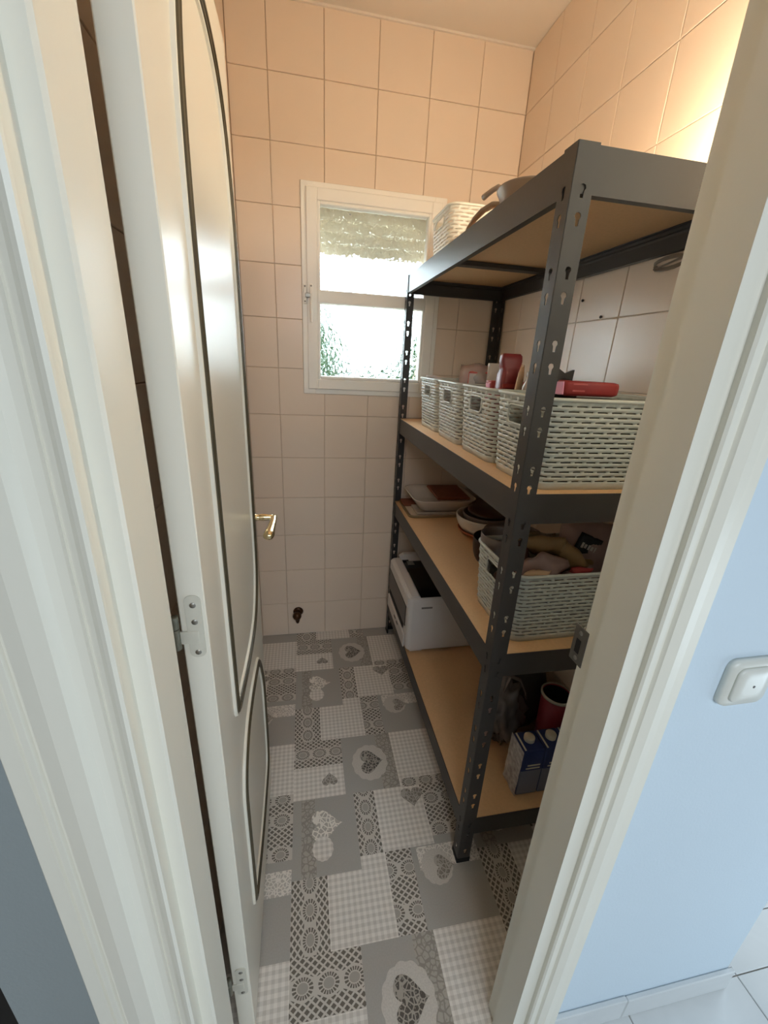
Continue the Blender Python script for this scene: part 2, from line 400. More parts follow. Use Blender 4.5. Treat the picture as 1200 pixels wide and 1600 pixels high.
def add_print(P, kind, z, uvf):
    P = clip_poly(P)
    if not P: return
    area2 = sum(P[i][0] * P[(i + 1) % len(P)][1] - P[(i + 1) % len(P)][0] * P[i][1] for i in range(len(P)))
    if abs(area2) < 1e-7: return
    if area2 < 0: P = P[::-1]
    f = fbm.faces.new([fbm.verts.new((x, y, z)) for x, y in P]); f.material_index = VK.index(kind)
    for l in f.loops: l[fl_uv].uv = uvf(l.vert.co.x, l.vert.co.y)
for iu in range(-1, 3):
    for iv in range(-2, 3):
        ox, oy = U0 + iu * PU, V0 - iv * PV
        for z, L in ((0.0, PATCH), (0.00025, OVER)):
            for k, u0, u1, v0, v1, rot in L:
                cu, cv = (u0 + u1) / 2, (v0 + v1) / 2
                if k == 'lace' and not rot and (v1 - v0) > .15: cv = v0 + .052
                if rot: fn = lambda x, y, cu=cu, ox=ox, oy=oy: (oy - y, x - ox - cu)
                else: fn = lambda x, y, cv=cv, ox=ox, oy=oy: (x - ox, oy - y - cv)
                add_print([(ox + u0, oy - v0), (ox + u1, oy - v0), (ox + u1, oy - v1), (ox + u0, oy - v1)], k, z, fn)
        for i, (k, sh, u, v, s, ang, st) in enumerate(MOTIF):
            base = heart_pts() if sh == 'h' else scallop()
            ca, sa = math.cos(math.radians(ang)), math.sin(math.radians(ang)); P = []
            for a, b in base:
                a *= s; b *= -s * st                     # tip towards +v
                P.append((ox + u + a * ca + b * sa, oy - (v - a * sa + b * ca)))
            add_print(P, k, 0.0004 + 0.0001 * i, lambda x, y, ox=ox, oy=oy, u=u, v=v: (x - ox - u, oy - y - v))
# underside, so that the floor has thickness
b0 = [fbm.verts.new(p) for p in ((FX0, FY0, -.04), (FX1, FY0, -.04), (FX1, FY1, -.04), (FX0, FY1, -.04))]
fbm.faces.new(b0[::-1])
fme = bpy.data.meshes.new('floor'); fbm.to_mesh(fme); fbm.free()
for k in VK: fme.materials.append(vinyl('vinyl_' + k, k))
fo = link('floor', fme, None); tag(fo, 'grey patchwork vinyl floor printed with hearts, lace and gingham', 'floor', kind='structure')

# ------------------------------------------------------------------ hall floor, walls
MARB = bpy.data.materials.new('pale_marble_tile'); MARB.use_nodes = True
t = NT(MARB.node_tree); p = t.n['Principled BSDF']; p.inputs['Roughness'].default_value = .3
tc = t.add('ShaderNodeTexCoord'); n1 = t.add('ShaderNodeTexNoise'); n1.inputs['Scale'].default_value = 5; n1.inputs['Detail'].default_value = 8; n1.inputs['Distortion'].default_value = 1.2
gm = t.add('ShaderNodeNewGeometry'); t.link(gm.outputs['Position'], n1.inputs[0])
t.link(t.mix(n1.outputs[0], s2l((196, 200, 202)), s2l((228, 230, 230))), p.inputs['Base Color'])
fh = boxes('floor_hall', [(-2.2, -1.32, YP - .06, 0.2, -.05, -.006), (-2.2, 2.2, -3.9, YP - .06, -.05, -.006), (.12, 2.2, YP - .06, 0.2, -.05, -.006)], GROUT); tag(fh, 'pale marbled hall floor tiles', 'floor', kind='structure')
HT = .333; hx = [.183 + HT * i for i in range(-7, 7)]; hy = [-1.458 + HT * i for i in range(-5, 6)]
tile_grid(fh, [x for x in hx if x > -1.6], [y for y in hy if -2.9 < y < YP], plane_matrix((0, 0, -.006), (1, 0, 0), (0, 1, 0)), MARB, None, .006)
tile_grid(fh, [x for x in hx if x > .1] , [y for y in hy if y > -1.5 and y < .3], plane_matrix((0, 0, -.006), (1, 0, 0), (0, 1, 0)), MARB, None, .006)
tile_grid(fh, [.12, .183], [y for y in hy if y > -1.5 and y < .3], plane_matrix((0, 0, -.006), (1, 0, 0), (0, 1, 0)), MARB, None, .006)
tile_grid(fh, [x for x in hx if x > -1.6] , [-1.791 + .0, -1.5625], plane_matrix((0, 0, -.006), (1, 0, 0), (0, 1, 0)), MARB, None, .006)
tile_grid(fh, [.12, .183] + [x for x in hx if x > .19], [-1.5625, -1.458], plane_matrix((0, 0, -.006), (1, 0, 0), (0, 1, 0)), MARB, None, .006)
hw = boxes('wall_hall', [(-2.3, -2.2, -3.9, .2, -.05, H), (-2.3, 2.3, -4.0, -3.9, -.05, H), (2.2, 2.3, -3.9, .2, -.05, H), (.12, 2.3, .2, .3, -.05, H), (-2.3, -1.32, .1, .2, -.05, H)], WALLD)
tag(hw, 'plain hall walls behind the photographer', 'wall', kind='structure')
hc = boxes('ceiling_hall', [(-2.3, 2.3, -4.0, YH + .002, H, H + .1), (-2.3, -1.317, YH + .002, .2, H, H + .1), (.12, 2.3, YH + .002, .3, H, H + .1)], WALLD); tag(hc, 'plain hall ceiling', 'ceiling', kind='structure')
# skirting of two tiles right of the doorway
bb = empty('baseboard_right', (0, 0, 0)); tag(bb, 'low pale stone skirting under the light switch', 'baseboard', kind='structure')
for x0, x1, dz in ((-.392, -.1755, .0), (-.1735, .131, -.003)):
    box('skirting_tile', x0, x1, YH - .011, YH - .0005, 0, .078 + dz, MARB, bb, .002)
box('skirting_tile', .1205, .131, YH - .0005, YH + .5, 0, .075, MARB, bb, .002)
# dark cupboard added for the unlit space at the far left edge
tc_ = empty('dark_backdrop', (-1.75, -1.45, 0)); tag(tc_, 'black tall cupboard standing for the dark space past the shaded hall wall', 'backdrop')
CB = mat('black_matt', (14, 14, 15), .7)
box('body', -.44, .424, -.085, .35, .06, 2.3, CB, tc_, .003); box('plinth', -.43, .41, -.06, .34, 0, .06, CB, tc_); box('door', -.43, -.01, -.105, -.087, .08, 2.28, CB, tc_, .003); box('door', .0, .42, -.105, -.087, .08, 2.28, CB, tc_, .003)

# ------------------------------------------------------------------ door frame
tr = empty('trim_1', (0, 0, 0)); tag(tr, 'white painted door frame with moulded casings around the doorway', 'door frame', kind='structure')
YF = -1.585
prism('jamb', [(JR, -1.589), (JR, -1.5355), (JR + .006, -1.5355), (JR + .006, -1.505), (JR + .044, -1.505), (JR + .044, -1.589)][::-1], 0, DH, TRIMP, tr)
prism('jamb', [(JL - .003, YF), (JL, YF + .003), (JL, -1.512), (JL - .003, -1.508), (JL - .044, -1.508), (JL - .044, YF)], 0, DH, TRIMP, tr)
box('head_jamb', JL - .044, JR + .044, YF, YP, DH, DH + .03, TRIMP, tr)
def casing(name, prof, z1): return prism(name, prof, 0, z1, TRIMP, tr)
cr = [(-.459, YH), (-.459, -1.5965), (-.456, -1.599), (-.4485, -1.599), (-.4455, -1.596), (-.442, -1.596), (-.439, -1.6005), (-.425, -1.6035), (-.411, -1.602), (-.409, -1.6), (-.394, -1.6), (-.391, -1.597), (-.391, YH)]
casing('casing', cr, DH + .07)
cl = [(-1.193, YH), (-1.193, -1.603), (-1.190, -1.606), (-1.173, -1.606), (-1.171, -1.6035), (-1.1695, -1.6035), (-1.167, -1.608), (-1.161, -1.608), (-1.159, -1.6045), (-1.156, -1.6045), (-1.154, -1.6085),
      (-1.138, -1.6115), (-1.119, -1.611), (-1.1165, -1.6085), (-1.112, -1.603), (-1.105, -1.599), (-1.097, -1.5985), (-1.0935, -1.600), (-1.0925, -1.6015), (-1.0915, -1.5995), (-1.085, -1.6015), (-1.079, -1.6065), (-1.0745, -1.6085), (-1.071, -1.607), (-1.0705, -1.604), (-1.0705, YH)]
casing('casing', cl, DH + .07)
box('head_casing', -1.193, -.391, -1.6, YH, DH + .07, DH + .16, TRIMP, tr, .004)
# strike plate in the right jamb
spx = JR + .0055
STRIKE = mat('worn_dark_metal', (112, 108, 102), .45, .6, var=.2, scale=60)
st = box('strike_plate', spx - .0006, spx + .0015, -1.514, -1.4845, 1.018, 1.082, STRIKE, tr, .0004)
box('strike_hole', spx - .0012, spx + .001, -1.503, -1.493, 1.036, 1.060, DARK, st)
for z in (1.027, 1.072): lathe('screw', [(0, .0012), (.003, .001), (.004, 0)], ZINC, st, 12, Matrix.Translation((spx - .0007, -1.499, z)) @ Matrix.Rotation(-PI / 2, 4, 'Y'))

# ------------------------------------------------------------------ door leaf, swung inwards
DL, DT = 0.612, 0.034
ang = math.atan2(-.007, .61)
dr = empty('door_1', (-1.027, -1.455, 0)); tag(dr, 'white door standing open along the left wall, with dark beaded panels', 'door', kind='structure')
dr.rotation_euler = (0, 0, -ang)       # local: x out of the face (into the pantry), y along the leaf, z up
dr.rotation_euler = (0, 0, math.atan2(.007, .61))
box('leaf', -DT, 0, 0, DL, .008, 2.02, PAINT, dr, .0015)
def smooth_path(P, n=8):
    """closed polyline with rounded corners: P = [(s, z, radius)]"""
    out = []; N = len(P)
    for i in range(N):
        p = Vector(P[i][:2]); a = Vector(P[i - 1][:2]); b = Vector(P[(i + 1) % N][:2]); r = P[i][2]
        da, db = (a - p), (b - p); ra = min(r, da.length * .49); rb = min(r, db.length * .49)
        s, e = p + da.normalized() * ra, p + db.normalized() * rb
        if r <= 0: out.append(p); continue
        for k in range(n + 1):
            q = k / n; out.append(s.lerp(p, q).lerp(p.lerp(e, q), q))
    return out
def sweep_flat(name, path, prof, m, parent):
    """closed moulding lying on the door face; prof = (offset outwards, height)"""
    n = len(path); bm = bmesh.new(); R = []
    for i in range(n):
        d1 = (path[i] - path[i - 1]).normalized(); d2 = (path[(i + 1) % n] - path[i]).normalized()
        n1 = Vector((d1.y, -d1.x)); n2 = Vector((d2.y, -d2.x)); nn = (n1 + n2)
        nn = nn.normalized() if nn.length > 1e-6 else n1
        k = 1 / max(.35, nn.dot(n1))
        R.append([bm.verts.new((h, path[i].x + nn.x * o * k, path[i].y + nn.y * o * k)) for o, h in prof])
    for i in range(n):
        a, b = R[i], R[(i + 1) % n]
        for j in range(len(prof) - 1): bm.faces.new((a[j], a[j + 1], b[j + 1], b[j]))
    return bobj(name, bm, m, parent, False)
# counter-clockwise paths in (y along leaf, z)
up = [(.121, .822, .02), (.30, .795, .25), (.45, .80, .12), (.536, .90, .10), (.536, 1.70, .16), (.475, 1.885, .09), (.32, 1.93, .15), (.18, 1.885, .09), (.121, 1.70, .16)]
lo = [(.121, .25, .02), (.30, .205, .2), (.50, .205, .05), (.528, .26, .06), (.528, .53, .06), (.46, .665, .05), (.32, .69, .2), (.2, .69, .06), (.121, .63, .05)]
reed = [(o_ * 1.22, h_ * 1.25) for o_, h_ in [(-.0075, 0), (-.0075, .003), (-.0062, .0056), (-.004, .006), (-.0028, .0052), (-.0015, .0075), (.0008, .0078), (.002, .0064), (.0032, .0068), (.0055, .006), (.0072, .003), (.0072, 0)]]
for P in (up, lo):
    pth = smooth_path(P)
    mo = sweep_flat('moulding', pth, reed, BRONZE, dr)
    sweep_flat('bead', pth, [(.0086, 0), (.0088, .0040), (.0105, .0056), (.0128, .0048), (.0142, 0)], PAINT, mo)
    sweep_flat('bead', pth, [(-.0142, 0), (-.0128, .0042), (-.0108, .005), (-.0092, .0040), (-.009, 0)], PAINT, mo)
# handle: long brass plate, turned neck, lever pointing back to the hinges
hd = empty('handle', (0, .553, 1.045)); hd.parent = dr; hd['label'] = 'brass lever handle on a long plate'
pl = [(y, z) for y, z in rrect(.036, .235, .0175, 6)]
prism('plate', pl, 0, .003, BRASS, hd, 'X').location = (0, 0, .005)
lathe('neck', [(0, 0), (.013, 0), (.013, .004), (.009, .006), (.009, .012), (.0075, .014), (.0085, .02), (.0095, .03), (.0085, .04), (.007, .046), (.0065, .06), (0, .0605)], BRASS, hd, 20, Matrix.Rotation(PI / 2, 4, 'Y'))
LV = [(.056, .006, .001), (.056, -.004, .0), (.055, -.03, -.003), (.052, -.06, -.008), (.049, -.085, -.012), (.047, -.098, -.013), (.046, -.104, -.013)]
tube('lever', LV, [.0075, .0085, .009, .0105, .0135, .013, .007], BRASS, hd, 14, False, .8)
# hinges
HINGED = mat('worn_hinge_metal', (120, 118, 104), .4, .3, var=.35, scale=120)
for hz in (1.10, .218):
    hg = empty('hinge', (0, 0, hz)); hg.parent = dr
    lf = prism('plate', [(x - .0155, z) for x, z in rrect(.021, .098, .009, 5)], -.0016, .0003, PAINTED_METAL, hg, 'Y')
    for z in (.034, .008, -.041):
        sw = lathe('screw', [(0, .0010), (.0034, .0008), (.0042, 0)], ZINC, lf, 14, Matrix.Translation((-.0155, -.0016, z)) @ Matrix.Rotation(PI / 2, 4, 'X'))
    for z0, z1 in ((.0, .019), (-.033, -.001)):
        lathe('knuckle', [(0, z0), (.0048, z0), (.0056, z0 + .001), (.0056, z1 - .001), (.0048, z1), (0, z1)], HINGED, hg, 16, Matrix.Translation((-DT - .0065, -.002, 0)))
    box('strap', -DT - .006, -.012, -.0026, .0004, -.026, -.006, PAINTED_METAL, hg, .0006)

# ------------------------------------------------------------------ window
GL = bpy.data.materials.new('textured_glass'); GL.use_nodes = True; t = NT(GL.node_tree); p = t.n['Principled BSDF']; t.n.remove(p)
out = t.n['Material Output']
rf = t.add('ShaderNodeBsdfRefraction'); rf.inputs['IOR'].default_value = 1.35; rf.inputs['Roughness'].default_value = .03; rf.inputs[0].default_value = (.95, .98, .97, 1)
gs = t.add('ShaderNodeBsdfGlossy'); gs.inputs['Roughness'].default_value = .12
tp = t.add('ShaderNodeBsdfTransparent'); tp.inputs[0].default_value = (.95, .98, .97, 1)
tcg = t.add('ShaderNodeTexCoord'); mpg = t.add('ShaderNodeMapping'); mpg.inputs['Scale'].default_value = (1, 1, .75); t.link(tcg.outputs['Object'], mpg.inputs[0])
nzg = t.add('ShaderNodeTexNoise'); nzg.inputs['Scale'].default_value = 30; t.link(mpg.outputs[0], nzg.inputs[0])
mxv = t.add('ShaderNodeMix'); mxv.data_type = 'VECTOR'; mxv.inputs[0].default_value = .04; t.link(mpg.outputs[0], mxv.inputs[4]); t.link(nzg.outputs['Color'], mxv.inputs[5])
vog = t.add('ShaderNodeTexVoronoi'); vog.feature = 'SMOOTH_F1'; vog.inputs['Scale'].default_value = 62; t.link(mxv.outputs[1], vog.inputs[0])
bpg = t.add('ShaderNodeBump'); bpg.inputs['Strength'].default_value = 1.0; bpg.inputs['Distance'].default_value = .009; t.link(vog.outputs[0], bpg.inputs['Height'])
t.link(bpg.outputs[0], rf.inputs['Normal']); t.link(bpg.outputs[0], gs.inputs['Normal'])
m1 = t.add('ShaderNodeMixShader'); m1.inputs[0].default_value = .06; t.link(rf.outputs[0], m1.inputs[1]); t.link(gs.outputs[0], m1.inputs[2])
m2 = t.add('ShaderNodeMixShader'); m2.inputs[0].default_value = .15; t.link(m1.outputs[0], m2.inputs[1]); t.link(tp.outputs[0], m2.inputs[2])
t.link(m2.outputs[0], out.inputs[0])
wn = empty('window_1', ((WX0 + WX1) / 2, 0, (WZ0 + WZ1) / 2)); tag(wn, 'small white window with two panes of rippled glass', 'window', kind='structure')
def ring(name, x0, x1, z0, z1, w, y0, y1, m, parent, bev=.0015):
    o = boxes(name, [(x0, x0 + w, y0, y1, z0, z1), (x1 - w, x1, y0, y1, z0, z1), (x0 + w, x1 - w, y0, y1, z0, z0 + w), (x0 + w, x1 - w, y0, y1, z1 - w, z1)], m, parent, bev); return o
cxw, czw = (WX0 + WX1) / 2, (WZ0 + WZ1) / 2
def wl_(x): return x - cxw
def wz_(z): return z - czw
ring('frame', wl_(WX0), wl_(WX1), wz_(WZ0), wz_(WZ1), .05, -.006, .07, PVC, wn)
sx0, sx1, sz0, sz1 = -.872, -.317, 1.318, 2.071
sh = ring('sash', wl_(sx0), wl_(sx1), wz_(sz0), wz_(sz1), .043, -.016, .045, PVC, wn, .003)
ring('glazing_bead', wl_(-.830), wl_(-.358), wz_(1.362), wz_(2.029), .013, -.0125, .03, PVC, sh, .003)
box('glazing_bar', wl_(-.829), wl_(-.359), -.0155, .045, wz_(1.667), wz_(1.717), PVC, sh, .004)
for z0, z1 in ((1.373, 1.669), (1.715, 2.018)):
    box('pane', wl_(-.819), wl_(-.369), .012, .016, wz_(z0), wz_(z1), GL, wn)
lt = box('latch', wl_(-.862), wl_(-.848), -.026, -.016, wz_(1.60), wz_(1.735), PVC, wn, .003)
box('lever', wl_(-.8595), wl_(-.8505), -.04, -.027, wz_(1.588), wz_(1.70), PVC, lt, .003)
kp = box('latch_keep', wl_(-.886), wl_(-.875), -.018, -.006, wz_(1.66), wz_(1.735), PVC, wn, .002)
box('hook', wl_(-.88), wl_(-.856), -.026, -.0185, wz_(1.684), wz_(1.70), ZINC, kp, .002)
for x, z in ((-.8805, 1.725), (-.855, 1.727), (-.8805, 1.669)):
    lathe('screw', [(0, .0016), (.003, .001), (.0035, 0)], ZINC, kp, 10, Matrix.Translation((wl_(x), -.018 if x < -.87 else -.026, wz_(z))) @ Matrix.Rotation(PI / 2, 4, 'X'))
# ------------------------------------------------------------------ outside the window
SHM = mat('beige_shutter', (226, 218, 198), .6, var=.05, scale=6)
rs = empty('roller_shutter', (cxw, .112, 1.868)); tag(rs, 'beige roller shutter half lowered behind the upper window pane', 'shutter')
for k in range(6):
    prism('slat', [(-.005, .0), (-.0065, .012), (-.0065, .030), (-.005, .041), (.005, .041), (.0065, .03), (.0065, .012), (.005, 0)], -.262, .262, SHM, rs, 'X').location = (0, 0, k * .0430)
GR = mat('outdoor_paving', (190, 184, 172), .9, var=.1, scale=3)
g_ = box('ground_outside', -8, 8, .17, 25, -.25, -.2, GR); tag(g_, 'pale paving outside the window', 'ground', kind='structure')
LEAF = mat('green_leaf', (58, 92, 48), .5, var=.35, scale=3)
STEM = mat('brown_stem', (96, 74, 52), .8)
def shrub(label, x, y, h, r, n, seed):
    rnd = random.Random(seed); s = empty('garden_shrub', (x, y, -.2)); tag(s, label, 'shrub', 'shrubs outside the window')
    bm = bmesh.new()
    for k in range(5):
        a = rnd.uniform(0, 6.28); tube_bm([(0, 0, 0), (.1 * math.cos(a), .1 * math.sin(a), h * .4), (r * .6 * math.cos(a), r * .6 * math.sin(a), h * .85)], [.018, .012, .006], 6, False, bm)
    bobj('stem', bm, STEM, s, True)
    bm = bmesh.new()
    for k in range(n):
        d = Vector((rnd.gauss(0, 1), rnd.gauss(0, 1), rnd.gauss(0, 1))).normalized() * (rnd.random() ** .4)
        c = Vector((d.x * r, d.y * r, h * .62 + d.z * h * .4)); q = Matrix.Rotation(rnd.uniform(0, 6.28), 3, 'Z') @ Matrix.Rotation(rnd.uniform(-1, 1), 3, 'X')
        L, w = rnd.uniform(.06, .1), rnd.uniform(.022, .034)
        P = [(0, 0, 0), (w, L * .4, .012), (0, L, -.012), (-w, L * .4, .012)]
        vs = [bm.verts.new(c + q @ Vector(pp)) for pp in P]; bm.faces.new((vs[0], vs[1], vs[2])); bm.faces.new((vs[0], vs[2], vs[3]))
    f = bobj('foliage', bm, LEAF, s); f['kind'] = 'stuff'
for lab, x, y, h, r, n, sd in (('tall leafy shrub outside, behind the latch side of the window', -.84, 1.75, 2.12, .33, 3200, 3),
        ('tall leafy shrub outside, behind the shelving post side of the window', .27, 1.95, 2.08, .33, 3200, 5),
        ('low leafy shrub outside, under the middle of the window', -.36, 2.1, 1.58, .32, 2200, 8),
        ('low leafy shrub farther outside, seen past the middle one', -.02, 2.5, 1.60, .34, 2000, 9)):
    shrub(lab, x, y, h, r, n, sd)

# ================================================================== SHELVING UNIT
SX0, SX1, SY0, SY1, SH = -.453, -.008, -1.206, -.016, 1.797
LEV = [1.795, 1.200, .785, .190]
su = empty('shelving_unit', (0, 0, 0)); tag(su, 'dark grey slotted steel shelving unit with four chipboard shelves', 'shelving unit')
su.location = (SX0, SY0, 0)
def keyhole():
    P = [(-.0028, -.0095), (.0028, -.0095), (.0034, 0), (.006, .0045), (.0045, .0092), (0, .0108), (-.0045, .0092), (-.006, .0045), (-.0034, 0)]
    return P
PWID = .039
def post_bm():
    bm = bmesh.new()
    def sheet(fn, off):
        def quad(P): bm.faces.new([bm.verts.new(fn(a, z)) for a, z in P])
        def plain(z0, z1): quad([(0, z0), (PWID, z0), (PWID, z1), (0, z1)])
        plain(.004, .03); plain(1.79, SH)
        K = keyhole(); n = len(K)
        for i in range(44):
            z0 = .03 + .04 * i; z1 = z0 + .04; zc = z0 + .02
            if (i + off) % 3 == 2: plain(z0, z1); continue
            outer = [(0, z0), (PWID, z0), (PWID, zc), (PWID, zc + .009), (PWID, z1), (PWID / 2, z1), (0, z1), (0, zc + .009), (0, zc)]
            vo = [bm.verts.new(fn(*q)) for q in outer]; vi = [bm.verts.new(fn(PWID * .53 + a, zc + b)) for a, b in K]
            for k in range(n): bm.faces.new((vo[k], vo[(k + 1) % n], vi[(k + 1) % n], vi[k]))
    sheet(lambda a, z: (a, 0, z), 1)      # face towards the near end
    sheet(lambda a, z: (0, a, z), 1)      # face towards the aisle
    bmesh.ops.remove_doubles(bm, verts=bm.verts, dist=1e-5)
    return bm
pbm = post_bm(); pme = bpy.data.meshes.new('post'); pbm.to_mesh(pme); pbm.free()
for (x, y, sx, sy) in ((0, 0, 1, 1), (0, SY1 - SY0, 1, -1), (SX1 - SX0, 0, -1, 1), (SX1 - SX0, SY1 - SY0, -1, -1)):
    po = link('post', pme, STEEL, su); po.location = (x, y, 0); po.scale = (sx, sy, 1)
    md = po.modifiers.new('sheet', 'SOLIDIFY'); md.thickness = .0016; md.offset = 0
    ft = bmesh.new(); bm_box(ft, -.0015, .041, -.0015, .006, 0, .02, .001); bm_box(ft, -.0015, .006, .006, .041, 0, .02, .001)
    bobj('foot', ft, CB, po)
W_, L_ = SX1 - SX0, SY1 - SY0
BH = .068
def c_beam(name, length, along, pos, flip):
    """folded steel edge beam: web, top lip and bottom lip"""
    prof = [(0, 0), (.016, 0), (.016, .002), (.002, .002), (.002, BH * .55), (.0045, BH * .6), (.0045, BH * .63), (.002, BH * .68), (.002, BH - .014), (.014, BH - .014), (.014, BH - .012), (.002, BH - .012), (.002, BH), (0, BH)]
    bm = bmesh.new(); R = []
    for d in (0, length):
        R.append([bm.verts.new(((d, a * flip, b) if along == 'X' else (a * flip, d, b))) for a, b in prof])
    n = len(prof)
    for i in range(n): bm.faces.new((R[0][i], R[0][(i + 1) % n], R[1][(i + 1) % n], R[1][i]))
    bm.faces.new(R[0]); bm.faces.new(R[1][::-1])
    o = bobj(name, bm, STEEL, su); o.location = pos; return o
for z in LEV:
    zb = z - BH
    c_beam('beam', L_ - .006, 'Y', (.0022, .003, zb), 1); c_beam('beam', L_ - .006, 'Y', (W_ - .0022, .003, zb), -1)
    c_beam('beam', W_ - .006, 'X', (.003, .0022, zb), 1); c_beam('beam', W_ - .006, 'X', (.003, L_ - .0022, zb), -1)
    box('shelf_board', .0055, W_ - .0055, .0055, L_ - .0055, z - .0118, z - .0012, BOARD, su, .0008)
for z in LEV[:1]:
    box('crossbar', .01, W_ - .01, L_ * .66 - .02, L_ * .66 + .02, z - .026, z - .0125, STEEL, su, .001)

# ------------------------------------------------------------------ woven plastic baskets
def basket_body(L, Wd, Hh, tap, npitch, slot=True):
    """long side along x (centre 0), short ends with grip slots; woven rows with see-through dashes"""
    per = rrect(L, Wd, .032, 5); 
    # resample the outline evenly
    P = [Vector(q) for q in per]; seg = [(P[(i + 1) % len(P)] - P[i]).length for i in range(len(P))]; tot = sum(seg)
    nc = int(round(tot / .034)) * 4; pts = []
    for k in range(nc):
        d = tot * k / nc; i = 0
        while d > seg[i]: d -= seg[i]; i += 1
        pts.append(P[i].lerp(P[(i + 1) % len(P)], d / seg[i]))
    zs = [(0, 'p', 0), (.010, 'p', 0)]; z = .010; k = 0; top = Hh - .012; pitch = (top - .010) / npitch
    for k in range(npitch):
        zs.append((z + pitch * .38, 'b', k)); zs.append((z + pitch * .73, 'b', k)); zs.append((z + pitch, 'g', k)); z += pitch
    zs.append((Hh, 'p', 0))
    bm = bmesh.new(); R = []
    for (zz, kd, k) in zs:
        f = 1 - tap * (1 - zz / Hh); ring_ = []
        for c in range(nc):
            q = pts[c]; s = Vector(((abs(q.x) - L / 2 * tap * (1 - zz / Hh)) * (1 if q.x > 0 else -1) if abs(q.x) > L / 4 else q.x * f, q.y * f))
            nrm = Vector((q.x / L, q.y / Wd)).normalized()
            o = 0.0
            if kd == 'b': o = .0010 + .0009 * math.cos(2 * PI * (c / 8 + .5 * k))
            ring_.append(bm.verts.new((s.x + nrm.x * o, s.y + nrm.y * o, zz)))
        R.append(ring_)
    for r in range(len(R) - 1):
        kd, k = zs[r + 1][1], zs[r + 1][2]
        for c in range(nc):
            d = (c + 1) % nc; zm = (zs[r][0] + zs[r + 1][0]) / 2; q = (pts[c] + pts[d]) / 2
            if kd == 'g' and (c + 2 * (k % 2)) % 4 != 1: continue
            if slot and abs(q.x) > L / 2 - .02 and abs(q.y) < .041 and Hh * .66 < zm < Hh * .87: continue
            bm.faces.new((R[r][c], R[r][d], R[r + 1][d], R[r + 1][c]))
    bm.faces.new(R[0][::-1])
    me = bpy.data.meshes.new('body'); bm.to_mesh(me); bm.free()
    for p_ in me.polygons: p_.use_smooth = True
    return me, pts
def make_basket(L, Wd, Hh, tap, npitch, m):
    root = empty('storage_basket'); me, pts = basket_body(L, Wd, Hh, tap, npitch)
    b = link('body', me, m, root); md = b.modifiers.new('wall', 'SOLIDIFY'); md.thickness = .0026; md.offset = -1
    rim = [(q.x * 1.004, q.y * 1.006, Hh - .001) for q in pts]
    tube('rim', rim, .0042, m, root, 8, True)
    for s in (-1, 1):
        xs = s * (L / 2 - L / 2 * tap * .24 + .0012)
        loop = [(xs, a, Hh * .765 + b_) for a, b_ in rrect(.084, Hh * .215, .012, 4)]
        tube('grip_rim', loop, .0026, m, root, 6, True)
    return root
def copy_tree(o, parent=None):
    c = o.copy(); COL.objects.link(c); c.parent = parent
    for ch in list(o.children): copy_tree(ch, c)
    return c
BL = .385; BW = .243; BHt = .195
bk = make_basket(BL, BW, BHt, .075, 16, BASKET)
BG = 'woven plastic storage baskets on the shelves'
spots = [(-.217, -1.058, LEV[1], 0.0, 'grey-white woven basket beside the near post, holding a flat red pack'),
         (-.218, -.811, LEV[1], .008, 'grey-white woven basket holding an upright dark red pouch'),
         (-.217, -.560, LEV[1], -.006, 'grey-white woven basket holding a pink packet under clear film'),
         (-.214, -.306, LEV[1], .0, 'grey-white woven basket next to the window, farthest of the row of four'),
         (-.208, -1.045, LEV[2], .012, 'grey-white woven basket full of snack bags on the third shelf')]
for i, (x, y, z, rz, lab) in enumerate(spots):
    o = bk if i == 0 else copy_tree(bk)
    o.location = (x, y, z - .0012); o.rotation_euler = (0, 0, rz); tag(o, lab, 'basket', BG)
bt = make_basket(.30, .215, .13, .07, 10, BASKET_W); bt.location = (-.283, -.385, LEV[0] - .0012)
tag(bt, 'white woven basket on the top shelf against the window', 'basket', BG)

# ================================================================== THINGS ON THE SHELVES
Z1, Z2, Z3, Z4 = [z - .0012 for z in LEV]
RED = mat('dark_red_foil', (132, 44, 48), .35, var=.12, scale=12)
RED2 = mat('red_wrapper', (158, 54, 54), .4, var=.12, scale=12)
PINK = mat('pink_paper', (226, 150, 178), .5, var=.06)
SALMON = mat('salmon_print', (196, 96, 92), .45, var=.2, scale=30)
FILM = mat('clear_film', (226, 216, 210), .18, var=.05, trans=.55, scale=20)
CARD = mat('white_card', (214, 206, 202), .6, var=.03)
KRAFT = mat('beige_paper', (206, 170, 136), .6, var=.08)
GREYB = mat('dark_grey_bag', (52, 48, 46), .45, var=.15, scale=14)
# ---- top shelf: lamp behind the door frame, pan, basket
lp = empty('table_lamp', (-.125, -1.168, Z1)); tag(lp, 'small warm lamp standing on the top shelf behind the door frame', 'lamp')
lathe('base', [(0, 0), (.04, 0), (.042, .004), (.038, .009), (.012, .013), (.010, .03), (.014, .034), (.0155, .05), (0, .05)], STEEL, lp, 24)
BULB = mat('lit_bulb', (255, 206, 140), .4, emit=(255, 242, 214), estr=325.0)
lathe('bulb', [(0, .049), (.012, .05), (.014, .056), (.026, .074), (.028, .086), (.022, .100), (.010, .108), (0, .109)], BULB, lp, 24)
PANM = mat('grey_brown_enamel', (140, 126, 112), .35, .2, var=.1)
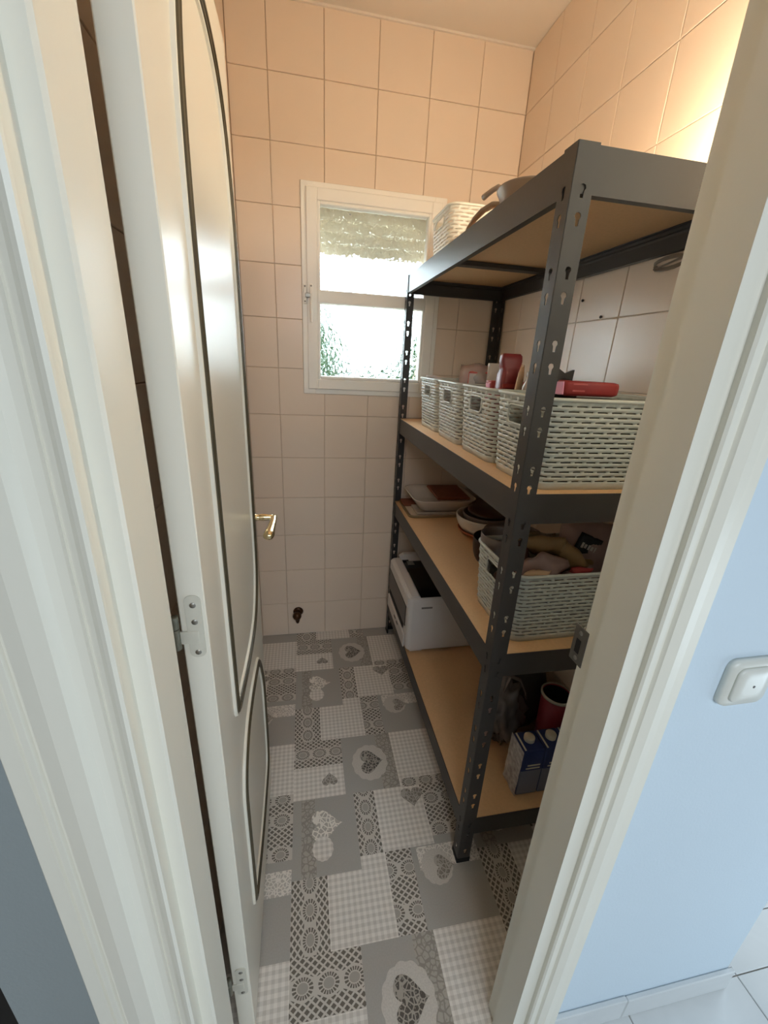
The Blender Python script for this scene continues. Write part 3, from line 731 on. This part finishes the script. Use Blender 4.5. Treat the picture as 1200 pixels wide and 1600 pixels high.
# frying pan tipped up on its rim, handle towards the window
pan = empty('frying_pan', (-.40, -.80, Z1)); tag(pan, 'grey frying pan with a curved handle lying on the top shelf edge', 'pan')
lathe('pan_body', [(0, .004), (.072, .004), (.080, .007), (.098, .040), (.101, .042), (.098, .044), (.077, .012), (.07, .008), (0, .008)], PANM, pan, 36, Matrix.Translation((.075, -.035, .012)) @ Matrix.Rotation(.10, 4, 'Y'))
tube('handle', [(.03, .045, .052), (.012, .075, .060), (.0, .115, .057), (-.008, .150, .046), (-.014, .18, .030), (-.016, .196, .018)], [.013, .012, .0105, .009, .007, .004], PANM, pan, 10, False, .6)
tube('hook', [(.02, .028, .055), (.016, .034, .082), (.010, .052, .092), (.004, .074, .090), (.0, .096, .088), (-.004, .112, .085)], [.006, .006, .006, .0065, .007, .0075], PANM, pan, 10)
LIDG = mat('pan_lid_steel', (190, 184, 172), .15, .9, var=.05)
pl_ = empty('pan_lid', (-.335, -.965, Z1)); tag(pl_, 'shiny steel pan lid with a dark knob on the top shelf', 'lid')
lathe('lid_dome', [(.078, 0), (.080, .003), (.076, .006), (.06, .018), (.03, .026), (0, .028), (0, .025), (.03, .023), (.058, .015), (.074, .003)], LIDG, pl_, 36)
lathe('knob', [(.006, .027), (.006, .036), (.017, .040), (.018, .044), (.012, .048), (0, .049)], GREYB, pl_, 20)
# looped cable under the top shelf
CBL = mat('grey_cable', (126, 112, 98), .5)
cp = []
for k in range(64):
    a = 2 * PI * k / 16; cp.append((-.0035 - .0009 * (k // 16), -.945 + .048 * math.cos(a) + .004 * math.sin(a * .37 + k), 1.7135 + .0125 * math.sin(a) - .002 * (k // 16)))
cp += [(-.004, -1.0, 1.718), (-.004, -1.08, 1.724), (-.004, -1.15, 1.74), (-.004, -1.2, 1.78)]
cb = tube('lamp_cable', cp, .0022, CBL, None, 6); tag(cb, 'thin looped cable hanging under the back of the top shelf', 'cable')
# wall hooks on the right wall
for i, (y, z, lab) in enumerate(((-.62, 1.664, 'tiny dark screw in the side wall, higher of two'), (-.727, 1.607, 'tiny dark screw in the side wall just above a tile joint'))):
    s = lathe('wall_screw', [(0, .006), (.0035, .0055), (.0045, .003), (.003, .0), (.003, -.004)], STEEL, None, 12, Matrix.Translation((-.0005, y, z)) @ Matrix.Rotation(-PI / 2, 4, 'Y')); tag(s, lab, 'screw')

# ---- second shelf: what sticks out of the baskets (baskets are 0.195 high)
def prop(o, lab, cat): return tag(o, lab, cat)
e = empty('paper_bag', (-.29, -.30, Z2 + .006)); prop(e, 'crumpled white paper bag in the basket nearest the window', 'bag')
lump('bag_body', .105, .070, .082, CARD, (.03, 0, 0), e, 11, .3)
tube('twisted_neck', [(-.02, .0, .145), (-.05, .01, .178), (-.085, .02, .196), (-.115, .015, .197)], [.03, .02, .013, .008], CARD, e, 9, False, .5)
e = empty('snack_packet', (-.295, -.565, Z2 + .012)); prop(e, 'pink and red packet wrapped in clear film in the second basket from the window', 'packet')
box('carton', -.055, .055, -.03, .03, 0, .222, SALMON, e, .004); box('label', -.0555, -.015, -.0308, -.03, .16, .215, CARD, e)
o = pouch('film_wrap', .15, .25, .075, FILM, (-.005, 0, .118), (0, .02, 0), e, 12, 12, True, .12, 4)
o = box('flat_carton', -.295, -.238, -.622, -.610, Z2 + .006, Z2 + .262, CARD, None, .001); prop(o, 'flat white card sticking up behind the pink packet', 'carton')
e = empty('coffee_pouch', (-.312, -.80, Z2 + .006)); prop(e, 'upright dark red foil pouch with a folded top', 'pouch')
S = []
for z, w, d in ((0, .06, .06), (.02, .064, .062), (.14, .062, .060), (.225, .058, .052), (.240, .050, .036), (.246, .056, .032), (.262, .062, .028), (.276, .060, .022), (.282, .050, .014)):
    S.append([(a, b, z) for a, b in rrect(w, d, min(w, d) * .22, 3)])
loft('foil_body', S, RED, e); box('tape', -.031, .031, -.0335, -.0315, .19, .202, RED2, e, .001)
for i, (x, y, h, lab) in enumerate(((-.317, -.868, .253, 'beige paper sachet right behind the dark red pouch'), (-.296, -.872, .250, 'second beige paper sachet leaning behind the dark red pouch'))):
    o = pouch('paper_sachet', .055, h, .016, KRAFT, (x + .02 * i, y - .012 * i, Z2 + h / 2 + .004), (.05 - .1 * i, .06, .9), None, 8, 12, True, .05, 20 + i); prop(o, lab, 'sachet')
e = empty('flat_box', (-.313, -.748, Z2 + .150)); prop(e, 'low pink box lying across the basket in front of the dark red pouch', 'box')
box('carton', -.035, .075, -.018, .018, 0, .062, SALMON, e, .002); box('end_label', -.0362, -.034, -.014, .014, .008, .054, PINK, e)
box('stand', -.030, .07, -.016, .016, -.144, 0, KRAFT, e)
o = lathe('glass_jar', [(0, 0), (.022, 0), (.024, .004), (.024, .20), (.02, .212), (.016, .222), (.018, .226), (.018, .238), (0, .239)], FILM, None, 20, Matrix.Translation((-.30, -.915, Z2 + .005))); prop(o, 'small clear jar at the post, beside the beige sachets', 'jar')
e = empty('carrier_bag', (-.285, -1.02, Z2 + .006)); prop(e, 'dark grey plastic bag behind the near shelf post', 'bag')
lump('bag_body', .062, .045, .135, GREYB, (0, 0, 0), e, 31, .3); prism('flap', [(-.01, .20), (.025, .192), (.028, .247), (.005, .238), (-.02, .252)], -.004, .004, GREYB, e, 'Y')
e = empty('biscuit_pack', (-.255, -1.085, Z2 + .196)); prop(e, 'flat red pack with a pink end lying across the nearest basket', 'pack')
S = []
for x, h, d in ((-.072, .022, .03), (-.066, .032, .046), (.05, .031, .046), (.062, .028, .04), (.068, .016, .026)):
    S.append([(x, b, .018 + a) for a, b in rrect(h, d, .008, 3)])
loft('wrapper', S, RED2, e); prism('pink_end', [(-.018, .005), (.014, .003), (.018, .030), (-.014, .032)], -.0755, -.0725, PINK, e, 'X')
for i, (x0, x1, z) in enumerate(((-.055, -.02, .026), (-.055, -.025, .012))): box('print', x0, x1, -.0236, -.0228, z, z + .003, SALMON, e)
GCARD = mat('grey_card', (98, 96, 88), .8)
o = box('inner_carton', -.36, -.13, -1.135, -1.00, Z2 + .004, Z2 + .19, GCARD, None, .004); prop(o, 'grey carton inside the nearest basket under the flat red pack', 'carton')

# ---- third shelf
CER = mat('white_glazed_ceramic', (212, 204, 194), .18, var=.03)
BRN = mat('red_brown_wood', (116, 62, 40), .5, var=.25, scale=10, stretch=(1, 10, 1))
DBR = mat('dark_brown_plastic', (56, 36, 28), .35, var=.1)
MELA = mat('grey_melamine', (122, 108, 102), .3, var=.05)
TERR = mat('terracotta', (178, 104, 66), .7, var=.12, scale=20)
TRAYM = mat('olive_tray', (140, 118, 84), .5, var=.1)
PAPER = mat('printed_paper', (186, 168, 148), .6, var=.22, scale=28)
def tray(name, x0, x1, y0, y1, z0, h, w, m, lab, r=.03, fl=.02, parent=None):
    e = empty(name, ((x0 + x1) / 2, (y0 + y1) / 2, z0)); tag(e, lab, 'tray'); a, b = x1 - x0, y1 - y0
    S = [[(p_[0], p_[1], z) for p_ in rrect(a - d, b - d, r, 5)] for d, z in ((2 * fl, 0), (0, h), (2 * w, h), (2 * fl + 2 * w, w))]
    loft('shell', S, m, e); return e
tray('serving_tray', -.436, -.13, -.275, -.035, Z3, .014, .004, TRAYM, 'thin olive serving tray lowest in the stack on the third shelf', .03, .006)
o = box('paper_placemat', -.418, -.16, -.262, -.05, Z3 + .0045, Z3 + .0105, PAPER, None, .001); tag(o, 'printed paper placemats lying in the olive tray', 'placemat')
o = box('cork_board', -.425, -.30, -.135, -.045, Z3 + .011, Z3 + .022, BRN, None, .002); tag(o, 'red-brown wooden board under the white dish, by the far post', 'board')
e = tray('cardboard_folder', -.395, -.14, -.258, -.145, Z3 + .011, .012, .003, PAPER, 'folded printed card under the front of the white dish', .006, .003)
e = empty('baking_dish', (-.262, -.158, Z3 + .0235)); tag(e, 'white rectangular oven dish with sloping sides on top of the trays', 'dish')
S = [[(a, b, z) for a, b in rrect(w, d, r, 6)] for w, d, r, z in ((.19, .165, .03, 0), (.215, .19, .035, .004), (.285, .255, .05, .052), (.302, .27, .055, .060), (.304, .272, .055, .063), (.290, .258, .05, .062), (.268, .238, .045, .050), (.205, .18, .035, .010), (.18, .155, .03, .008))]
loft('dish_wall', S, CER, e)
o = box('wooden_board', -.315, -.155, -.262, -.075, 0, .012, BRN, None, .004); o.location = (0, 0, 0)
o.location = (.014, .005, Z3 + .098); o.rotation_euler = (.04, .0, .0); tag(o, 'red-brown wooden board lying across the white oven dish', 'board')
o.location.z = Z3 + .0905
e = empty('lunch_box', (-.07, -.150, Z3)); tag(e, 'grey plastic tub behind the white oven dish', 'tub')
S = [[(a, b, z) for a, b in rrect(w, d, .02, 4)] for w, d, z in ((.07, .14, 0), (.085, .16, .075), (.09, .165, .08), (.09, .165, .083), (.02, .10, .086))]
loft('tub_body', S, MELA, e)
def bowl(name, lab, x, y, z, r, h, m, t=.004, foot=.5, seg=40):
    e = empty(name, (x, y, z)); tag(e, lab, 'bowl')
    P = [(0, 0), (r * foot, 0), (r * foot, .004)] + [(r * (foot + (1 - foot) * math.sin(k / 8 * PI / 2)), .004 + (h - .004) * (1 - math.cos(k / 8 * PI / 2)) ** .9) for k in range(1, 9)]
    P += [(r - t * .5, h + t * .4), (r - t, h)] + [((r - t) * (foot + (1 - foot) * math.sin(k / 8 * PI / 2)), .008 + (h - .008) * (1 - math.cos(k / 8 * PI / 2)) ** .9) for k in range(7, -1, -1)] + [(0, .008)]
    lathe('bowl_wall', P, m, e, seg); return e
bowl('clay_dish', 'shallow terracotta dish under the white bowl', -.162, -.465, Z3, .105, .026, TERR)
bowl('white_bowl', 'white bowl standing in the terracotta dish on the third shelf', -.160, -.465, Z3 + .0085, .118, .076, CER, .006, .55)
bowl('brown_bowl', 'dark brown bowl nested inside the white bowl', -.150, -.462, Z3 + .024, .100, .068, MELA, .005, .5)
o = lathe('round_platter', [(0, .006), (.075, .006), (.082, .002), (.085, 0), (.088, .002), (.084, .009), (.074, .013), (0, .013)], DBR, None, 36, Matrix.Translation((-.138, -.452, Z3 + .093)) @ Matrix.Rotation(.05, 4, 'X')); tag(o, 'dark brown round platter resting on the nested bowls', 'platter')
bowl('dark_pot', 'small black pot behind the basket of snacks', -.215, -.70, Z3, .085, .085, DBR, .004, .8)
bowl('grey_bowl', 'grey bowl heaped on the pots behind the basket of snacks', -.205, -.785, Z3 + .0845, .098, .06, MELA, .004, .5)
bowl('stock_pot', 'dark stock pot between the bowls and the basket of snacks', -.200, -.805, Z3, .095, .084, GREYB, .004, .85)
# snacks in the basket of the third shelf (inside floor at Z3+.003)
SN1 = mat('mauve_wrapper', (170, 144, 140), .4, var=.25, scale=18)
SN2 = mat('ochre_wrapper', (150, 122, 82), .35, var=.25, scale=18)
SN3 = mat('brown_wrapper', (92, 58, 46), .4, var=.3, scale=18)
SN4 = mat('olive_bag', (110, 102, 82), .35, var=.3, scale=14)
LABK = mat('blue_black_label', (44, 46, 52), .5, var=.08)
e = empty('bread_bag', (-.105, -1.005, Z3 + .16)); e.rotation_euler = (-.12, .10, -.10); tag(e, 'mauve snack bag with a blue-black label standing at the back of the snack basket', 'bag')
pouch('bag_body', .165, .215, .075, SN1, (0, 0, 0), (0, 0, 0), e, 14, 16, True, .06, 41)
lb = pouch('label', .074, .058, .012, LABK, (-.012, -.0345, .042), (0, .28, 0), e, 6, 6, False, .0, 42)
for k, (dx, w, h) in enumerate(((-.020, .006, .016), (-.010, .007, .012), (.001, .006, .014), (.011, .007, .012), (.021, .004, .015))):
    box('lettering', dx - w / 2, dx + w / 2, -.0078, -.0055, -.004 - h / 2, -.004 + h / 2, CARD, lb)
box('price_tag', -.02, .014, -.040, -.037, -.012, .004, SN2, e)
for i, (x, y, z, w, h, th, m, rx, ry, rz, lab) in enumerate((
    (-.262, -1.005, .150, .15, .17, .07, SN4, -.25, .15, .1, 'olive crisp bag slumped at the back of the snack basket'),
    (-.262, -1.055, .222, .060, .105, .035, SN2, .9, 1.15, .2, 'small ochre packet lying on top of the snack basket'),
    (-.215, -1.060, .185, .10, .12, .05, SN2, .5, .7, -.5, 'ochre and brown crumpled wrapper in the middle of the snack basket'),
    (-.285, -1.085, .165, .14, .12, .06, SN1, .55, .3, .3, 'pale mauve packet lying at the front of the snack basket'),
    (-.340, -1.04, .150, .11, .13, .06, SN3, .35, -.2, .8, 'dark brown packet at the aisle end of the snack basket'),
    (-.190, -1.105, .135, .11, .10, .05, SN3, .7, .2, -.2, 'brown wrapper tucked against the near side of the snack basket'),
    (-.200, -1.125, .172, .065, .045, .022, RED2, .3, .1, 0, 'small red packet at the rim of the snack basket'),
    (-.325, -1.128, .176, .075, .035, .022, KRAFT, .5, -.06, 0, 'small beige sachet at the rim of the snack basket'))):
    o = pouch('snack_packet', w, h, th, m, (x, y, Z3 + z), (rx, ry, rz), None, 10, 12, True, .14, 60 + i); tag(o, lab, 'packet')
bowl('plastic_bowl', 'clear grey plastic bowl standing in the snack basket by the post', -.345, -.965, Z3 + .135, .058, .085, MELA, .003, .5)
o = box('inner_carton', -.36, -.06, -1.12, -.95, Z3 + .004, Z3 + .118, GCARD, None, .004); tag(o, 'grey carton filling the bottom of the snack basket', 'carton')

# ---- bottom shelf: printer, bag, tub, cartons
pt = empty('printer', (-.253, -.262, Z4)); tag(pt, 'white printer with a black top on the bottom shelf', 'printer')
PX, PY, PH = .205, .205, .292
S = [[(a, b, z) for a, b in rrect(w, d, .022, 5)] for w, d, z in ((2 * PX - .03, 2 * PY - .02, .012), (2 * PX - .01, 2 * PY - .004, .022), (2 * PX, 2 * PY, .06), (2 * PX, 2 * PY, PH - .012), (2 * PX - .004, 2 * PY - .004, PH - .003), (2 * PX - .016, 2 * PY - .016, PH))]
bd = loft('body', S, PLASTIC_W, pt)
for p_ in bd.data.polygons: p_.use_smooth = False
for sx in (-1, 1):
    for sy in (-1, 1): box('foot', sx * .15 - .03, sx * .15 + .03, sy * .17 - .018, sy * .17 + .018, 0, .0125, PLASTIC_W, pt, .003)
tp_ = prism('top_panel', [(-.150, -.196), (.190, -.196), (.190, .196), (-.168, .196), (-.174, .06), (-.150, .03)], PH - .0005, PH + .003, BLACK_GL, pt)
box('control_strip', -.135, -.10, .105, .15, PH + .003, PH + .0045, ZINC, tp_, .001)
fb = prism('front_bezel', [(-.203, PH - .05), (-.150, PH + .001), (-.157, PH + .006), (-.190, PH + .004), (-.2065, PH - .008), (-.2085, PH - .05)], -.19, .19, PLASTIC_W, pt, 'Y')
fp = box('front_panel', -.2085, -.204, -.168, .18, .128, PH - .055, mat('grey_front_panel', (74, 70, 68), .35), pt, .004)
box('output_slot', -.2085, -.2045, -.14, .17, .098, .128, DARK, pt, .002)
box('paper_tray', -.2125, -.204, -.178, .185, .02, .092, PLASTIC_W, pt, .004)
for k in range(2): box('tray_grip', -.2135, -.2115, -.06 + k * .05, -.03 + k * .05, .058, .066, DARK, pt, .0005)
box('side_mark', -.145, -.095, -.2058, -.2046, PH - .052, PH - .044, mat('grey_print', (120, 116, 114), .6), pt)
rt = prism('rear_flap', [(-.16, PH + .012), (.16, PH + .012), (.165, PH + .038), (-.15, PH + .045), (-.172, PH + .03)], .148, .172, PLASTIC_W, pt, 'Y')
box('flap_arm', -.12, .12, .15, .17, PH - .002, PH + .014, PLASTIC_W, rt)
# carton six pack in film
MILK = mat('blue_carton', (40, 54, 104), .4, var=.12, scale=12)
MILK2 = mat('grey_blue_carton', (120, 122, 136), .45, var=.12, scale=16)
CAPW = mat('white_cap', (214, 206, 188), .45)
ck = empty('carton_pack', (-.265, -1.158, Z4)); tag(ck, 'film-wrapped pack of blue drink cartons with white caps on the bottom shelf', 'carton pack')
for iy in range(1):
    for ix in range(3):
        x0, y0 = ix * .073 + .001, iy * .073 + .001
        c = box('carton', x0, x0 + .071, y0, y0 + .071, .001, .186, MILK, ck, .003)
        box('lower_print', x0 + .001, x0 + .070, y0 - .0006, y0 + .071, .004, .105, MILK2, c, .001)
        lathe('cap', [(0, .014), (.015, .014), (.0165, .012), (.0165, 0)], CAPW, c, 20, Matrix.Translation((x0 + .036, y0 + .040, .186)))
        box('fold_flap', x0 + .004, x0 + .009, y0 + .004, y0 + .067, .1845, .1875, CAPW, c)
        for k in range(2): box('lettering', x0 + .016 + .004 * k, x0 + .062, y0 - .0012, y0 - .0002, .112 + .012 * k, .117 + .012 * k, CAPW, c)
fm = bmesh.new(); rnd = random.Random(2)
def film_side(nx, nz, fn):
    G = [[fm.verts.new(fn(i / nx, j / nz)) for j in range(nz + 1)] for i in range(nx + 1)]
    for i in range(nx):
        for j in range(nz): fm.faces.new((G[i][j], G[i + 1][j], G[i + 1][j + 1], G[i][j + 1]))
film_side(10, 10, lambda a, b: (-.0025 - .004 * abs(math.sin(9 * b + 5 * a)) * (1 - b), -.002 + a * .076, .002 + b * .184))
FILM2 = mat('wrinkled_film', (206, 196, 196), .2, var=.75, trans=.25, scale=70, bump=.6, bscale=90)
fo_ = bobj('film', fm, FILM2, ck, True)
e = empty('paint_tub', (-.055, -.985, Z4)); tag(e, 'pink-red round tub, open and dark inside, on the bottom shelf', 'tub')
TUBM = mat('pink_red_tub', (168, 62, 72), .4, var=.2, scale=20)
lathe('tub_wall', [(0, 0), (.042, 0), (.044, .003), (.049, .215), (.0475, .215), (.0425, .008), (0, .008)], TUBM, e, 36)
lathe('tub_rim', [(.0475, .212), (.0525, .212), (.053, .220), (.0475, .221)], CAPW, e, 36)
lathe('tub_inside', [(0, .12), (.0438, .12), (.0469, .2115)], DARK, e, 36)
TB = mat('smoky_plastic_bag', (142, 132, 130), .22, var=.25, trans=.35, scale=9, bump=.5, bscale=30)
e = empty('plastic_bag', (-.215, -.935, Z4)); tag(e, 'smoky translucent plastic bag behind the shelf post on the bottom shelf', 'bag')
lump('bag_body', .078, .068, .145, TB, (0, 0, 0), e, 77, .75, (0, 0, 0), 4)
tube('bag_handle', [(-.03, -.03, .235), (-.02, -.035, .30), (.015, -.04, .285), (.04, -.042, .235), (.05, -.04, .20)], [.010, .012, .011, .010, .008], TB, e, 8, False, .35)
e = empty('dark_bag', (-.12, -.86, Z4)); tag(e, 'dark grey bag at the back of the bottom shelf', 'bag')
lump('bag_body', .10, .09, .19, GREYB, (0, 0, 0), e, 78, .3)
e = empty('pink_pack', (-.285, -.95, Z4)); tag(e, 'pinkish packet half hidden by the near shelf post on the bottom shelf', 'packet')
pouch('packet_body', .06, .20, .045, SN1, (0, 0, .102), (0, .05, 1.2), e, 8, 12, True, .1, 91)

# ---- small things on the walls
BRV = mat('aged_brown_brass', (74, 46, 24), .35, .5, var=.2, scale=60)
vv = empty('pipe_valve', (-.950, 0, .142)); tag(vv, 'small brown ball valve on the end wall near the floor', 'valve')
R90 = Matrix.Rotation(PI / 2, 4, 'X')
lathe('rosette', [(0, .001), (.026, .001), (.027, .004), (.02, .010), (.011, .012), (0, .012)], BRV, vv, 28, Matrix.Translation((.006, 0, .006)) @ R90)
lathe('valve_body', [(0, .010), (.013, .010), (.013, .020), (.021, .026), (.0235, .038), (.020, .050), (.010, .057), (0, .058)], BRV, vv, 28, R90)
lathe('spout', [(0, -.046), (.006, -.045), (.0085, -.040), (.014, -.02), (.016, -.008), (0, 0)], BRV, vv, 20, Matrix.Translation((.002, -.036, 0)))
# light switch
SWM = mat('switch_plastic', (222, 222, 214), .3, var=.01)
sw_ = empty('light_switch', (-.238, YH, 1.018)); tag(sw_, 'white rounded square light switch on the hall wall', 'switch')
def rsq(w, r, y): return [(a, y, b) for a, b in rrect(w, w, r, 6)]
loft('plate', [rsq(.084, .014, -.0003), rsq(.084, .014, -.006), rsq(.081, .014, -.010), rsq(.060, .012, -.0112)], SWM, sw_)
loft('rocker', [rsq(.062, .012, -.0105), rsq(.062, .012, -.0135), rsq(.059, .012, -.0158), rsq(.03, .01, -.0166)], SWM, sw_)
lathe('indicator', [(0, .0004), (.0022, .0004), (.0022, 0)], mat('indicator_grey', (96, 92, 90), .5), sw_, 14, Matrix.Translation((.002, -.0166, -.001)) @ R90)
